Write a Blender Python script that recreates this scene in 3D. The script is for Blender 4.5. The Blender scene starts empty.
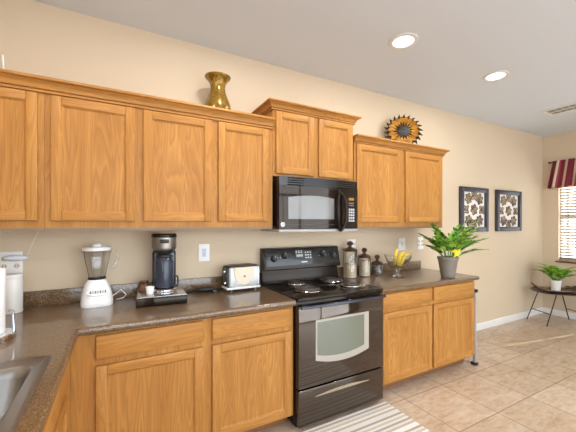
import bpy, bmesh, math, random
from mathutils import Vector, Matrix, Euler
random.seed(7)
C = bpy.context.scene.collection
S = bpy.context.scene
PI = math.pi

# ------------------------------------------------------------------ camera, world, sun, exposure
cam = bpy.data.cameras.new('camera'); camo = bpy.data.objects.new('camera', cam); C.objects.link(camo)
camo.location = (0, -2.5346, 1.4417)
camo.rotation_euler = (PI/2, 0, math.radians(61.629-90))
cam.sensor_width = 36; cam.lens = 313.93/576*36
cam.shift_x = 0.00066; cam.shift_y = 0.01444
cam.clip_start = 0.05
S.camera = camo

w = bpy.data.worlds.new('sky'); S.world = w; w.use_nodes = True
wn = w.node_tree.nodes; wl = w.node_tree.links
bg = wn['Background']; bg.inputs[1].default_value = 9.5
tcw = wn.new('ShaderNodeTexCoord'); sep = wn.new('ShaderNodeSeparateXYZ'); rmp = wn.new('ShaderNodeValToRGB')
wl.new(tcw.outputs['Generated'], sep.inputs[0]); wl.new(sep.outputs[2], rmp.inputs[0])
rmp.color_ramp.elements[0].position = 0.0; rmp.color_ramp.elements[0].color = (.80, .91, 1.0, 1)
rmp.color_ramp.elements[1].position = 0.7; rmp.color_ramp.elements[1].color = (.72, .84, 1.0, 1)
wl.new(rmp.outputs[0], bg.inputs[0])

sun = bpy.data.lights.new('sun', 'SUN'); sun.energy = 9.0; sun.angle = math.radians(.5); sun.color = (1, .93, .82)
suno = bpy.data.objects.new('sun', sun); C.objects.link(suno)
suno.rotation_euler = Vector((-1, .176, -1.06)).to_track_quat('-Z', 'Y').to_euler()
suno.location = (12, -2, 7)

def portal(name, loc, rot, sx, sy):
    l = bpy.data.lights.new(name, 'AREA'); l.shape = 'RECTANGLE'; l.size = sx; l.size_y = sy
    l.cycles.is_portal = True
    o = bpy.data.objects.new(name, l); o.location = loc; o.rotation_euler = rot; C.objects.link(o)
portal('patio_daylight', (2.4, -5.26, 1.40), (PI/2, 0, 0), 6.0, 2.78)
portal('window_daylight', (6.16, -.85, 1.62), (0, PI/2, 0), 1.55, 1.2)
portal('added_window_daylight', (-.9, -2.95, 1.65), (0, -PI/2, 0), 1.1, 1.5)  # daylight portal of the added left window
S.view_settings.view_transform = 'Standard'; S.view_settings.look = 'None'
S.view_settings.gamma = 1; S.view_settings.use_curve_mapping = False
S.view_settings.exposure = -0.46
LAMP_W = 13.0

# ------------------------------------------------------------------ materials
def mat(name, col=(.8, .8, .8), rough=.5, metal=0., **k):
    m = bpy.data.materials.new(name); m.use_nodes = True
    b = m.node_tree.nodes['Principled BSDF']
    b.inputs['Base Color'].default_value = (*col, 1); b.inputs['Roughness'].default_value = rough
    b.inputs['Metallic'].default_value = metal
    for kk, v in k.items():
        b.inputs[kk.replace('_', ' ')].default_value = v
    return m
def nodes(m):
    return m.node_tree.nodes, m.node_tree.links, m.node_tree.nodes['Principled BSDF']
def coords(n, l, scale=(1, 1, 1), rnd=0.):
    tc = n.new('ShaderNodeTexCoord'); mp = n.new('ShaderNodeMapping')
    l.new(tc.outputs['Object'], mp.inputs[0]); mp.inputs['Scale'].default_value = scale
    if rnd:
        oi = n.new('ShaderNodeObjectInfo'); mu = n.new('ShaderNodeMath'); mu.operation = 'MULTIPLY'
        mu.inputs[1].default_value = rnd; l.new(oi.outputs['Random'], mu.inputs[0]); l.new(mu.outputs[0], mp.inputs['Location'])
    return mp
def noise(n, l, vec, scale, detail=4, rough=.5, dist=0):
    t = n.new('ShaderNodeTexNoise'); t.inputs['Scale'].default_value = scale; t.inputs['Detail'].default_value = detail
    t.inputs['Roughness'].default_value = rough; t.inputs['Distortion'].default_value = dist
    l.new(vec.outputs[0], t.inputs['Vector']); return t
def ramp(n, l, fac, stops):
    r = n.new('ShaderNodeValToRGB'); e = r.color_ramp.elements
    while len(e) < len(stops): e.new(.5)
    for i, (p, c) in enumerate(stops): e[i].position = p; e[i].color = (*c, 1)
    l.new(fac, r.inputs[0]); return r
def mix(n, l, a, b, fac, mode='MIX'):
    x = n.new('ShaderNodeMixRGB'); x.blend_type = mode
    for i, v in ((1, a), (2, b), (0, fac)):
        if hasattr(v, 'links'): l.new(v, x.inputs[i])
        elif isinstance(v, tuple): x.inputs[i].default_value = (*v, 1)
        else: x.inputs[i].default_value = v
    return x
def bump(n, l, b, h, strength=.2, dist=.01):
    bp = n.new('ShaderNodeBump'); bp.inputs['Strength'].default_value = strength; bp.inputs['Distance'].default_value = dist
    l.new(h, bp.inputs['Height']); l.new(bp.outputs[0], b.inputs['Normal'])

def oak(name, axis, cathedral=.42):
    m = mat(name, rough=.45, Specular_IOR_Level=.25); n, l, b = nodes(m)
    sc = [9., 9., 9.]; sc[axis] = .9
    mp = coords(n, l, tuple(sc), 37.)
    w1 = noise(n, l, mp, 1.1, 2, .5, .6)                       # broad bands that bend into cathedral figures
    wv = n.new('ShaderNodeMath'); wv.operation = 'MULTIPLY'; wv.inputs[1].default_value = 13.; l.new(w1.outputs[0], wv.inputs[0])
    fr = n.new('ShaderNodeMath'); fr.operation = 'FRACT'; l.new(wv.outputs[0], fr.inputs[0])
    rings = ramp(n, l, fr.outputs[0], [(0, (.0, .0, .0)), (.3, (.35, .35, .35)), (.8, (1, 1, 1)), (1, (.05, .05, .05))])
    sf = [110., 110., 110.]; sf[axis] = 3.0
    mp2 = coords(n, l, tuple(sf), 11.)
    pores = noise(n, l, mp2, 1.0, 3, .6)
    pr = ramp(n, l, pores.outputs[0], [(.35, (0, 0, 0)), (.62, (1, 1, 1))])
    base = ramp(n, l, w1.outputs[0], [(.3, (.43, .185, .037)), (.7, (.555, .265, .064))])
    dark = mix(n, l, (.25, .095, .02), base.outputs[0], rings.outputs[0])
    c1 = mix(n, l, base.outputs[0], dark.outputs[0], cathedral)
    c2 = mix(n, l, (.33, .14, .036), c1.outputs[0], pr.outputs[0])
    c3 = mix(n, l, c1.outputs[0], c2.outputs[0], .30)
    l.new(c3.outputs[0], b.inputs['Base Color']); bump(n, l, b, pr.outputs[0], .08, .002)
    return m
OAKX, OAKY, OAKZ = oak('oak_grain_x', 0), oak('oak_grain_y', 1), oak('oak_grain_z', 2)
OAKP = oak('oak_panel_z', 2, .5)
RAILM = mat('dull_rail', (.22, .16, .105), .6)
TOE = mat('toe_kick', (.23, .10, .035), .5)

WALL = mat('wall_paint', (.63, .50, .35), .75); n, l, b = nodes(WALL)
bump(n, l, b, noise(n, l, coords(n, l), 160, 3).outputs[0], .06, .003)
CEIL = mat('ceiling_paint', (.66, .70, .74), .85); n, l, b = nodes(CEIL)
bump(n, l, b, noise(n, l, coords(n, l), 60, 4).outputs[0], .15, .004)
TRIM = mat('white_trim', (.76, .73, .68), .4)

TILE = mat('travertine_tile', rough=.28); n, l, b = nodes(TILE)
T = .4712
mp = coords(n, l); mp.inputs['Location'].default_value = (-(2.083-5*T), -(-1.185-9*T), 0)
br = n.new('ShaderNodeTexBrick'); br.offset = 0; br.squash = 1
for k, v in (('Scale', 1), ('Mortar Size', .0035), ('Mortar Smooth', .1), ('Brick Width', T), ('Row Height', T), ('Bias', 0)): br.inputs[k].default_value = v
br.inputs['Color1'].default_value = (0, 0, 0, 1); br.inputs['Color2'].default_value = (1, 1, 1, 1); br.inputs['Mortar'].default_value = (.5, .5, .5, 1)
l.new(mp.outputs[0], br.inputs['Vector'])
mpn = coords(n, l, (.8, 2.0, 1))
n1 = noise(n, l, mpn, 3.2, 8, .62, .8); n2 = noise(n, l, mpn, 14, 6, .6, .4)
c1 = ramp(n, l, n1.outputs[0], [(.28, (.36, .235, .145)), (.42, (.52, .385, .265)), (.54, (.57, .455, .345)), (.75, (.66, .565, .465))])
c2 = ramp(n, l, n2.outputs[0], [(.35, (.24, .155, .09)), (.5, (.52, .40, .29)), (.7, (.68, .58, .48))])
cm = mix(n, l, c1.outputs[0], c2.outputs[0], .30)
tint = mix(n, l, cm.outputs[0], mix(n, l, (.92, .88, .83), (1.06, 1.04, 1.02), br.outputs['Color']).outputs[0], 1., 'MULTIPLY')
gr = mix(n, l, tint.outputs[0], (.27, .165, .095), br.outputs['Fac'])
l.new(gr.outputs[0], b.inputs['Base Color'])
inv = n.new('ShaderNodeMath'); inv.operation = 'SUBTRACT'; inv.inputs[0].default_value = 1; l.new(br.outputs['Fac'], inv.inputs[1])
bump(n, l, b, inv.outputs[0], .4, .003)

CTOP = mat('speckled_laminate', rough=.3, Coat_Weight=.65, Coat_Roughness=.05); n, l, b = nodes(CTOP)
mp = coords(n, l)
v1 = noise(n, l, mp, 120, 3, .7); v2 = noise(n, l, mp, 210, 2, .6)
s1 = ramp(n, l, v1.outputs[0], [(.34, (.03, .015, .008)), (.5, (.12, .066, .030)), (.62, (.19, .105, .048)), (.69, (.55, .37, .20))])
s2 = ramp(n, l, v2.outputs[0], [(.38, (.025, .013, .007)), (.5, (.12, .066, .03)), (.65, (.48, .31, .16))])
l.new(mix(n, l, s1.outputs[0], s2.outputs[0], .4).outputs[0], b.inputs['Base Color'])

BLK = mat('black_enamel', (.012, .0085, .007), .12, Specular_IOR_Level=.26, Specular_Tint=(1, .84, .72, 1))
BLKG = mat('black_glass', (.013, .009, .007), .04, Specular_IOR_Level=.34, Specular_Tint=(1, .82, .68, 1))
OVGLASS = mat('oven_black_glass', (.012, .009, .0075), .05, IOR=1.9, Specular_Tint=(1, .84, .70, 1))
BLKM = mat('black_plastic', (.02, .019, .019), .35)
GRPH = mat('grey_plastic', (.16, .16, .17), .35)
BLUEGREY = mat('dark_gloss_handle', (.045, .046, .058), .16, .3)
CHROME = mat('chrome', (.78, .78, .80), .12, 1.)
STEEL = mat('brushed_steel', (.30, .285, .265), .32, 1.)
STEELD = mat('sink_steel', (.30, .285, .265), .40, 1.)
WHITE = mat('white_plastic', (.85, .84, .82), .3)
CREAM = mat('cream_plastic', (.70, .60, .46), .35)
PAPER = mat('paper_towel', (.88, .87, .85), .9)
CERW = mat('white_ceramic', (.82, .80, .76), .25)
GLASS = mat('clear_glass', (.97, .98, .98), .02, 0, Transmission_Weight=1., IOR=1.45)
PANE = bpy.data.materials.new('window_glass'); PANE.use_nodes = True
n = PANE.node_tree.nodes; l = PANE.node_tree.links; n.clear()
o_ = n.new('ShaderNodeOutputMaterial'); mx = n.new('ShaderNodeMixShader'); tr = n.new('ShaderNodeBsdfTransparent'); gl = n.new('ShaderNodeBsdfGlossy')
gl.inputs['Roughness'].default_value = .02; mx.inputs[0].default_value = .06
l.new(tr.outputs[0], mx.inputs[1]); l.new(gl.outputs[0], mx.inputs[2]); l.new(mx.outputs[0], o_.inputs[0])
MWPANE = mat('microwave_window', (.20, .195, .185), .10); n, l, b = nodes(MWPANE)
OVPANE = mat('oven_window', (.15, .163, .12), .06, IOR=1.8)
OVTRIM = mat('oven_window_border', (.40, .36, .31), .2)
DKWOOD = mat('dark_wood_lid', (.075, .028, .015), .3)
FLOUR = mat('flour', (.66, .47, .29), .9); n, l, b = nodes(FLOUR)
l.new(ramp(n, l, noise(n, l, coords(n, l), 90, 3).outputs[0], [(.3, (.60, .43, .26)), (.7, (.70, .53, .35))]).outputs[0], b.inputs['Base Color'])
COFFEE = mat('brown_grounds', (.20, .10, .05), .9)
VASE = mat('gold_mottled_glaze', rough=.22, metal=.35); n, l, b = nodes(VASE)
l.new(ramp(n, l, noise(n, l, coords(n, l), 38, 5, .75, 1.).outputs[0], [(.3, (.07, .03, .006)), (.47, (.22, .115, .015)), (.6, (.34, .20, .03)), (.75, (.46, .32, .08))]).outputs[0], b.inputs['Base Color'])
DKMET = mat('dark_bronze', (.035, .018, .014), .35, .5)
PETAL = mat('yellow_petal', rough=.35, metal=.2); n, l, b = nodes(PETAL)
l.new(ramp(n, l, noise(n, l, coords(n, l), 18, 3).outputs[0], [(.3, (.26, .085, .006)), (.55, (.44, .20, .012)), (.75, (.60, .33, .04))]).outputs[0], b.inputs['Base Color'])
SEED = mat('seed_disc', rough=.6); n, l, b = nodes(SEED)
l.new(ramp(n, l, noise(n, l, coords(n, l), 70, 2).outputs[0], [(.35, (.012, .012, .014)), (.65, (.075, .07, .072))]).outputs[0], b.inputs['Base Color'])
FRAME = mat('slate_frame', (.045, .042, .052), .35)
MATB = mat('frame_backing', (.84, .79, .74), .7)
ORN = mat('scroll_ornament', rough=.4, metal=.4); n, l, b = nodes(ORN)
l.new(ramp(n, l, noise(n, l, coords(n, l), 14, 2).outputs[0], [(.35, (.10, .055, .05)), (.5, (.26, .17, .12)), (.62, (.38, .30, .12)), (.72, (.30, .20, .22))]).outputs[0], b.inputs['Base Color'])
GREEN = mat('plant_leaf', rough=.28); n, l, b = nodes(GREEN)
l.new(ramp(n, l, noise(n, l, coords(n, l), 22, 2).outputs[0], [(.34, (.018, .08, .010)), (.47, (.085, .26, .022)), (.58, (.30, .54, .06))]).outputs[0], b.inputs['Base Color'])
FERN = mat('fern_leaf', rough=.45); n, l, b = nodes(FERN)
l.new(ramp(n, l, noise(n, l, coords(n, l), 20, 2).outputs[0], [(.35, (.05, .20, .012)), (.5, (.20, .46, .03)), (.65, (.46, .66, .10))]).outputs[0], b.inputs['Base Color'])
STEM = mat('plant_stem', (.13, .26, .05), .5)
YELLOW = mat('yellow_leaf', (.80, .66, .02), .4)
POT = mat('grey_pot', (.20, .17, .14), .5)
SOIL = mat('soil', (.05, .03, .02), .95)
BANANA = mat('banana', rough=.45); n, l, b = nodes(BANANA)
l.new(ramp(n, l, noise(n, l, coords(n, l), 12, 2).outputs[0], [(.3, (.62, .40, .018)), (.7, (.72, .55, .05))]).outputs[0], b.inputs['Base Color'])
BANTIP = mat('banana_tip', (.16, .11, .03), .7)
LIME = mat('lime', (.20, .40, .05), .35)
RED = mat('burgundy_stripe', (.16, .010, .020), .85)
PINK = mat('rose_stripe', (.26, .04, .055), .85)
CRM = mat('cream_stripe', (.62, .50, .38), .85)
SLAT = mat('blind_slat', (.50, .40, .26), .5)
IRON = mat('dark_iron', (.045, .022, .014), .45, .3)
TABLET = mat('dark_table_top', (.030, .018, .014), .3)
TRAY = mat('wooden_leaf_tray', (.22, .115, .055), .35)
GATE = mat('pale_grey_metal', (.34, .35, .40), .35)
AMBER = mat('amber_display', (.1, .05, .01), .3, 0, Emission_Color=(1, .5, .08, 1), Emission_Strength=.55)
LCD = mat('lcd_display', (.42, .43, .41), .2)
MARK = mat('white_print', (.72, .72, .72), .4)
LAMP = mat('lamp_glow', (1, 1, 1), .5, 0, Emission_Color=(1, .95, .86, 1), Emission_Strength=6.)
COIL = mat('burner_coil', (.085, .075, .07), .42, .6)
DRIP = mat('drip_pan', (.52, .46, .42), .2, 1.)
CONCRETE = mat('bounce_concrete', (.75, .74, .73), .8)  # light tone set to reflect daylight indoors
BOUNCE_GROUND = mat('bounce_gravel', (.66, .64, .62), .9)  # pale ground chosen to throw daylight up into the room

# rug: woven stripes that run along the cabinets
RUG = mat('woven_stripes', rough=.95); n, l, b = nodes(RUG)
mp = coords(n, l); sx = n.new('ShaderNodeSeparateXYZ'); l.new(mp.outputs[0], sx.inputs[0])
mu = n.new('ShaderNodeMath'); mu.operation = 'MULTIPLY'; mu.inputs[1].default_value = 3.2; l.new(sx.outputs[1], mu.inputs[0])
fr = n.new('ShaderNodeMath'); fr.operation = 'FRACT'; l.new(mu.outputs[0], fr.inputs[0])
rc = ramp(n, l, fr.outputs[0], [(0, (.84, .82, .78))]+[(i/16, c) for i, c in enumerate([
    (.60, .50, .40), (.90, .88, .84), (.68, .58, .46), (.80, .78, .74), (.50, .41, .32), (.90, .88, .85), (.90, .88, .85), (.62, .50, .38), (.80, .77, .72), (.46, .40, .36),
    (.84, .82, .78), (.66, .57, .46), (.84, .82, .78), (.50, .38, .28), (.82, .80, .76)], 1)])
rc.color_ramp.interpolation = 'CONSTANT'
wv = noise(n, l, coords(n, l, (60, 260, 1)), 1., 2)
wr = ramp(n, l, wv.outputs[0], [(.35, (.86, .84, .81)), (.6, (1, 1, 1))])
l.new(mix(n, l, rc.outputs[0], wr.outputs[0], .8, 'MULTIPLY').outputs[0], b.inputs['Base Color']); bump(n, l, b, wv.outputs[0], .6, .006)

# ------------------------------------------------------------------ geometry helpers
class MB:
    def __init__(s): s.bm = bmesh.new()
    def _fin(s, faces, m, M=None):
        vs = {v for f in faces for v in f.verts}
        if M is not None: bmesh.ops.transform(s.bm, matrix=M, verts=list(vs))
        for f in faces: f.material_index = m
    def box(s, x0, x1, y0, y1, z0, z1, m=0, bev=0, seg=2, M=None):
        v = [s.bm.verts.new((x, y, z)) for x in (x0, x1) for y in (y0, y1) for z in (z0, z1)]
        fs = [s.bm.faces.new([v[i] for i in q]) for q in ((0, 1, 3, 2), (4, 6, 7, 5), (0, 4, 5, 1), (2, 3, 7, 6), (0, 2, 6, 4), (1, 5, 7, 3))]
        s._fin(fs, m, M)
        if bev:
            es = list({e for f in fs for e in f.edges})
            bmesh.ops.bevel(s.bm, geom=es, offset=bev, segments=seg, affect='EDGES', clamp_overlap=True, profile=.5)
        return s
    def prism(s, pts, a, b, axis='x', m=0, M=None, bev=0):
        """closed 2D outline extruded from a to b along the axis; outline in the two other axes in order"""
        def mk(p, t):
            return {'x': (t, p[0], p[1]), 'y': (p[0], t, p[1]), 'z': (p[0], p[1], t)}[axis]
        A = [s.bm.verts.new(mk(p, a)) for p in pts]; B = [s.bm.verts.new(mk(p, b)) for p in pts]
        k = len(pts); fs = [s.bm.faces.new(A), s.bm.faces.new(B[::-1])]
        fs += [s.bm.faces.new((A[i], B[i], B[(i+1) % k], A[(i+1) % k])) for i in range(k)]
        bmesh.ops.recalc_face_normals(s.bm, faces=fs)
        s._fin(fs, m, M)
        if bev:
            es = list({e for f in fs[:2] for e in f.edges})
            bmesh.ops.bevel(s.bm, geom=es, offset=bev, segments=2, affect='EDGES', clamp_overlap=True)
        return s
    def lathe(s, prof, c=(0, 0, 0), seg=32, m=0, M=None, sx=1., sy=1.):
        rows = []
        for r, z in prof:
            if r < 1e-6: rows.append([s.bm.verts.new((c[0], c[1], c[2]+z))])
            else: rows.append([s.bm.verts.new((c[0]+sx*r*math.cos(2*PI*i/seg), c[1]+sy*r*math.sin(2*PI*i/seg), c[2]+z)) for i in range(seg)])
        fs = []
        for a, b_ in zip(rows, rows[1:]):
            for i in range(seg):
                j = (i+1) % seg
                if len(a) == 1 and len(b_) == 1: continue
                if len(a) == 1: fs.append(s.bm.faces.new((a[0], b_[j], b_[i])))
                elif len(b_) == 1: fs.append(s.bm.faces.new((a[i], a[j], b_[0])))
                else: fs.append(s.bm.faces.new((a[i], a[j], b_[j], b_[i])))
        bmesh.ops.recalc_face_normals(s.bm, faces=fs)
        s._fin(fs, m, M); return s
    def cyl(s, c, r, h, axis='z', m=0, seg=24, bev=.0):
        p = [(0, 0), (r-bev, 0), (r, bev), (r, h-bev), (r-bev, h), (0, h)] if bev else [(0, 0), (r, 0), (r, h), (0, h)]
        R = {'z': Matrix(), 'x': Matrix.Rotation(PI/2, 4, 'Y'), 'y': Matrix.Rotation(PI/2, 4, 'X')}[axis]  # y: grows to -y
        return s.lathe(p, (0, 0, 0), seg, m, Matrix.Translation(c) @ R)
    def tube(s, pts, r, seg=8, m=0, closed=False, radii=None):
        P = [Vector(p) for p in pts]; k = len(P); rows = []; up = None
        for i, p in enumerate(P):
            a = P[(i-1) % k] if (closed or i) else P[0]; b_ = P[(i+1) % k] if (closed or i < k-1) else P[-1]
            t = (b_-a).normalized()
            if up is None:
                up = Vector((0, 0, 1)) if abs(t.z) < .9 else Vector((1, 0, 0))
            x = t.cross(up)
            if x.length < 1e-5: x = t.cross(Vector((0, 1, .1)))
            x.normalize(); y = x.cross(t).normalized(); up = y
            rr = radii[i] if radii else r
            rows.append([s.bm.verts.new(p+rr*(x*math.cos(2*PI*q/seg)+y*math.sin(2*PI*q/seg))) for q in range(seg)])
        fs = []
        pairs = list(zip(rows, rows[1:]))+([(rows[-1], rows[0])] if closed else [])
        for a, b_ in pairs:
            for i in range(seg): fs.append(s.bm.faces.new((a[i], a[(i+1) % seg], b_[(i+1) % seg], b_[i])))
        if not closed: fs += [s.bm.faces.new(rows[0][::-1]), s.bm.faces.new(rows[-1])]
        bmesh.ops.recalc_face_normals(s.bm, faces=fs)
        s._fin(fs, m); return s
    def ball(s, c, r, m=0, sx=1, sy=1, sz=1, seg=16):
        prof = [(r*math.sin(PI*i/10), -r*math.cos(PI*i/10)*sz) for i in range(11)]; prof[0] = (0, -r*sz); prof[-1] = (0, r*sz)
        return s.lathe(prof, c, seg, m, None, sx, sy)
    def sweep(s, path, prof, m=0, side=1):
        """profile (out, z) swept along a plan path with mitred corners; out is to the right of travel"""
        P = [Vector((p[0], p[1])) for p in path]; rows = []
        for i, p in enumerate(P):
            def nrm(a, b_): d = (b_-a).normalized(); return Vector((d.y, -d.x))*side
            n1 = nrm(P[i-1], p) if i else nrm(p, P[1]); n2 = nrm(p, P[i+1]) if i < len(P)-1 else n1
            mm = (n1+n2)/(1+n1.dot(n2))
            rows.append([s.bm.verts.new((p.x+mm.x*o, p.y+mm.y*o, z)) for o, z in prof])
        fs = []; k = len(prof)
        for a, b_ in zip(rows, rows[1:]):
            for i in range(k): fs.append(s.bm.faces.new((a[i], a[(i+1) % k], b_[(i+1) % k], b_[i])))
        fs += [s.bm.faces.new(rows[0][::-1]), s.bm.faces.new(rows[-1])]
        bmesh.ops.recalc_face_normals(s.bm, faces=fs)
        s._fin(fs, m); return s
    def leaf(s, base, d, nrm, L, W, m=0, droop=.15, fold=.12, n_=4, tip=.5):
        d = Vector(d).normalized(); nrm = Vector(nrm); x = d.cross(nrm)
        if x.length < 1e-4: x = d.cross(Vector((1, .3, .2)))
        x.normalize(); up = x.cross(d).normalized(); base = Vector(base); rows = []
        for i in range(n_+1):
            t = i/n_; wd = W*.5*math.sin(PI*min(1, t**tip*.97+.03)) if 0 < i < n_ else .002
            c = base+d*(L*t)-up*(droop*L*t*t)
            rows.append((s.bm.verts.new(c+x*wd+up*fold*W), s.bm.verts.new(c), s.bm.verts.new(c-x*wd+up*fold*W)))
        fs = []
        for a, b_ in zip(rows, rows[1:]):
            fs += [s.bm.faces.new((a[0], a[1], b_[1], b_[0])), s.bm.faces.new((a[1], a[2], b_[2], b_[1]))]
        s._fin(fs, m); return s
    def build(s, name, mats, parent=None, loc=(0, 0, 0), rot=(0, 0, 0), flat=False, ang=38):
        me = bpy.data.meshes.new(name); s.bm.normal_update()
        if not flat:
            for f in s.bm.faces: f.smooth = True
            for e in s.bm.edges:
                if len(e.link_faces) != 2 or e.calc_face_angle(0) > math.radians(ang): e.smooth = False
        s.bm.to_mesh(me); s.bm.free()
        for m in (mats if isinstance(mats, (list, tuple)) else [mats]): me.materials.append(m)
        o = bpy.data.objects.new(name, me); C.objects.link(o); o.location = loc; o.rotation_euler = rot
        if parent: o.parent = parent
        return o
def tag(o, label, cat, group=None, kind=None):
    if label: o['label'] = label
    if cat: o['category'] = cat
    if group: o['group'] = group
    if kind: o['kind'] = kind
    return o
def thing(name, label, cat, loc=(0, 0, 0), rz=0, group=None, kind=None):
    o = bpy.data.objects.new(name, None); o.empty_display_size = .05; C.objects.link(o)
    o.location = loc; o.rotation_euler = (0, 0, rz)
    return tag(o, label, cat, group, kind)
def struct(name, mb, mats, parent=None, flat=False):
    o = mb.build(name, mats, parent, flat=flat)
    if not parent: o['kind'] = 'structure'
    return o

# ------------------------------------------------------------------ the room
H = 2.8685; XR = 6.106; XL = -.86; YF = -5.2
struct('floor', MB().box(XL-.12, XR+.12, YF-.12, .12, -.1, 0), TILE)
mb = MB()   # ceiling with round holes for the two recessed lights is left whole: the cans are shallow
mb.box(XL-.12, XR+.12, YF-.12, .12, H, H+.12); struct('ceiling', mb, CEIL)
struct('wall_back', MB().box(XL-.12, XR+.12, 0, .12, 0, H), WALL)
WY0, WY1, WZ0, WZ1 = -1.50, -.21, .87, 2.40
mb = MB()
mb.box(XR, XR+.12, YF, WY0, 0, H).box(XR, XR+.12, WY1, 0, 0, H).box(XR, XR+.12, WY0, WY1, 0, WZ0).box(XR, XR+.12, WY0, WY1, WZ1, H)
struct('wall_right', mb, WALL)
mb = MB()   # left wall, out of frame, with a window opening added for light
mb.box(XL-.12, XL, YF, -3.7, 0, H).box(XL-.12, XL, -2.2, 0, 0, H).box(XL-.12, XL, -3.7, -2.2, 0, 1.1).box(XL-.12, XL, -3.7, -2.2, 2.2, H)
struct('wall_left', mb, WALL)
mb = MB()   # wall behind the camera with a patio door opening enlarged to admit more light
mb.box(XL-.12, -.6, YF-.12, YF, 0, H).box(5.4, XR+.12, YF-.12, YF, 0, H).box(-.6, 5.4, YF-.12, YF, 2.8, H)
struct('wall_front', mb, WALL)
# patio door, as wide and tall as the enlarged opening
mb = MB()
for x in (-.6, 1.37, 3.35, 5.32): mb.box(x, x+.08, YF-.1, YF-.04, .0, 2.8)
mb.box(-.6, 5.4, YF-.1, YF-.04, 2.72, 2.8).box(-.6, 5.4, YF-.1, YF-.04, 2.12, 2.18).box(-.6, 5.4, YF-.1, YF-.04, 0, .08)
dr = struct('door_1', mb, TRIM)
MB().box(-.52, 5.32, YF-.075, YF-.069, .08, 2.72).build('door_glass', PANE, dr)
# added window, unseen, letting in daylight from the left
mb = MB(); mb.box(XL-.1, XL-.04, -3.7, -3.64, 1.1, 2.2).box(XL-.1, XL-.04, -2.26, -2.2, 1.1, 2.2).box(XL-.1, XL-.04, -3.64, -2.26, 1.1, 1.16).box(XL-.1, XL-.04, -3.64, -2.26, 2.14, 2.2)
wnd = struct('added_window', mb, TRIM)
MB().box(XL-.073, XL-.067, -3.64, -2.26, 1.16, 2.14).build('window_pane', PANE, wnd)
# right window
mb = MB(); X0, X1 = XR+.05, XR+.10
mb.box(X0, X1, WY0, WY0+.018, WZ0, WZ1).box(X0, X1, WY1-.018, WY1, WZ0, WZ1).box(X0, X1, WY0, WY1, WZ0, WZ0+.05).box(X0, X1, WY0, WY1, WZ1-.05, WZ1)
mb.box(X0, X1, WY0+.018, WY1-.018, 1.55, 1.60)
wnd = struct('window_1', mb, TRIM)
MB().box(XR+.073, XR+.077, WY0+.018, WY1-.018, WZ0+.05, WZ1-.05).build('window_pane', PANE, wnd)
MB().box(XR-.035, XR+.05, WY0-.03, WY1+.03, WZ0-.025, WZ0-.001, bev=.004).build('window_sill', mat('brown_sill', (.20, .10, .05), .4), wnd)
# baseboards
prof = [(0, 0), (.014, 0), (.014, .07), (.008, .085), (0, .09)]
struct('baseboard_back', MB().sweep([(3.24, -.001), (XR-.001, -.001)], prof), TRIM)
struct('baseboard_right', MB().sweep([(XR-.001, -.016), (XR-.001, YF)], prof), TRIM)
# outside ground, unseen, kept pale to bounce daylight onto ceiling and upper wall
struct('exterior_patio', MB().box(-6, 12, -9, YF-.13, -.2, -.06), CONCRETE)
struct('exterior_bounce_gravel', MB().box(-20, 30, -30, -9, -.25, -.08).box(XR+.14, 30, -9, 12, -.25, -.08), BOUNCE_GROUND)

# ------------------------------------------------------------------ cabinets
def door(parent, x0, x1, z0, z1, yb, rail=.052, t=.02, H_=OAKX, V_=OAKZ):
    """frame-and-panel door; back at yb, front at yb-t"""
    f = MB(); y0, y1 = yb-t, yb
    f.box(x0, x0+rail, y0, y1, z0, z1, 1, .004).box(x1-rail, x1, y0, y1, z0, z1, 1, .004)
    f.box(x0+rail, x1-rail, y0, y1, z0, z0+rail, 0, .004).box(x0+rail, x1-rail, y0, y1, z1-rail, z1, 0, .004)
    d = f.build('door', [H_, V_], parent)
    a, b_, c_, d_ = x0+rail, x1-rail, z0+rail, z1-rail; e = .011
    p = MB().box(a-.004, b_+.004, y0+.012, y1-.002, c_-.004, d_+.004)
    # stepped moulding round the panel
    p.prism([(a, y0+.005), (a+e, y0+.0125), (a, y0+.0125)], c_, d_, 'z').prism([(b_, y0+.005), (b_-e, y0+.0125), (b_, y0+.0125)], c_, d_, 'z')
    p.prism([(y0+.005, c_), (y0+.0125, c_+e), (y0+.0125, c_)], a, b_, 'x').prism([(y0+.005, d_), (y0+.0125, d_-e), (y0+.0125, d_)], a, b_, 'x')
    p.build('panel', OAKP, d)
    return d
def drawer(parent, x0, x1, z0, z1, yb, H_=OAKX):
    return MB().box(x0, x1, yb-.02, yb, z0, z1, 0, .005, 3).build('drawer', H_, parent)
def base_cabinet(label, loc, rz, x0, x1, fronts, toe=(0, 0), hollow=False):
    """local frame: back at y=0, face at y=-.602; fronts = [(xa, xb)] each a drawer over a door"""
    t = thing('base_cabinet', label, 'cabinet', loc, rz)
    b_ = MB()
    if hollow: b_.box(x0, x1, -.602, -.584, .1, .874, 1).box(x0, x1, -.584, -.002, .1, .12, 1).box(x0, x0+.018, -.584, -.002, .12, .874, 1).box(x1-.018, x1, -.584, -.002, .12, .874, 1).box(x0+.018, x1-.018, -.02, -.002, .12, .874, 1)
    else: b_.box(x0, x1, -.602, -.002, .1, .874, 1)
    b_.build('cabinet_body', [OAKX, OAKZ], t)
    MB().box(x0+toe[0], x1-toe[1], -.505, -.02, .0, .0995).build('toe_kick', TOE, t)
    for xa, xb in fronts:
        drawer(t, xa, xb, .737, .86, -.6025); door(t, xa, xb, .115, .702, -.6025)
    return t
base_cabinet('honey oak corner base cabinet with one drawer over one door, under the blender', (0, -.01, 0), 0, -.215, .479, [(-.102, .453)])
base_cabinet('honey oak base cabinet with one drawer over one door, directly left of the black range', (0, -.01, 0), 0, .48, 1.082, [(.507, 1.059)])
base_cabinet('honey oak base cabinet with two drawers over two doors, right of the black range', (0, -.01, 0), 0, 1.895, 3.20, [(1.925, 2.534), (2.562, 3.187)], (0, .02))
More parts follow.
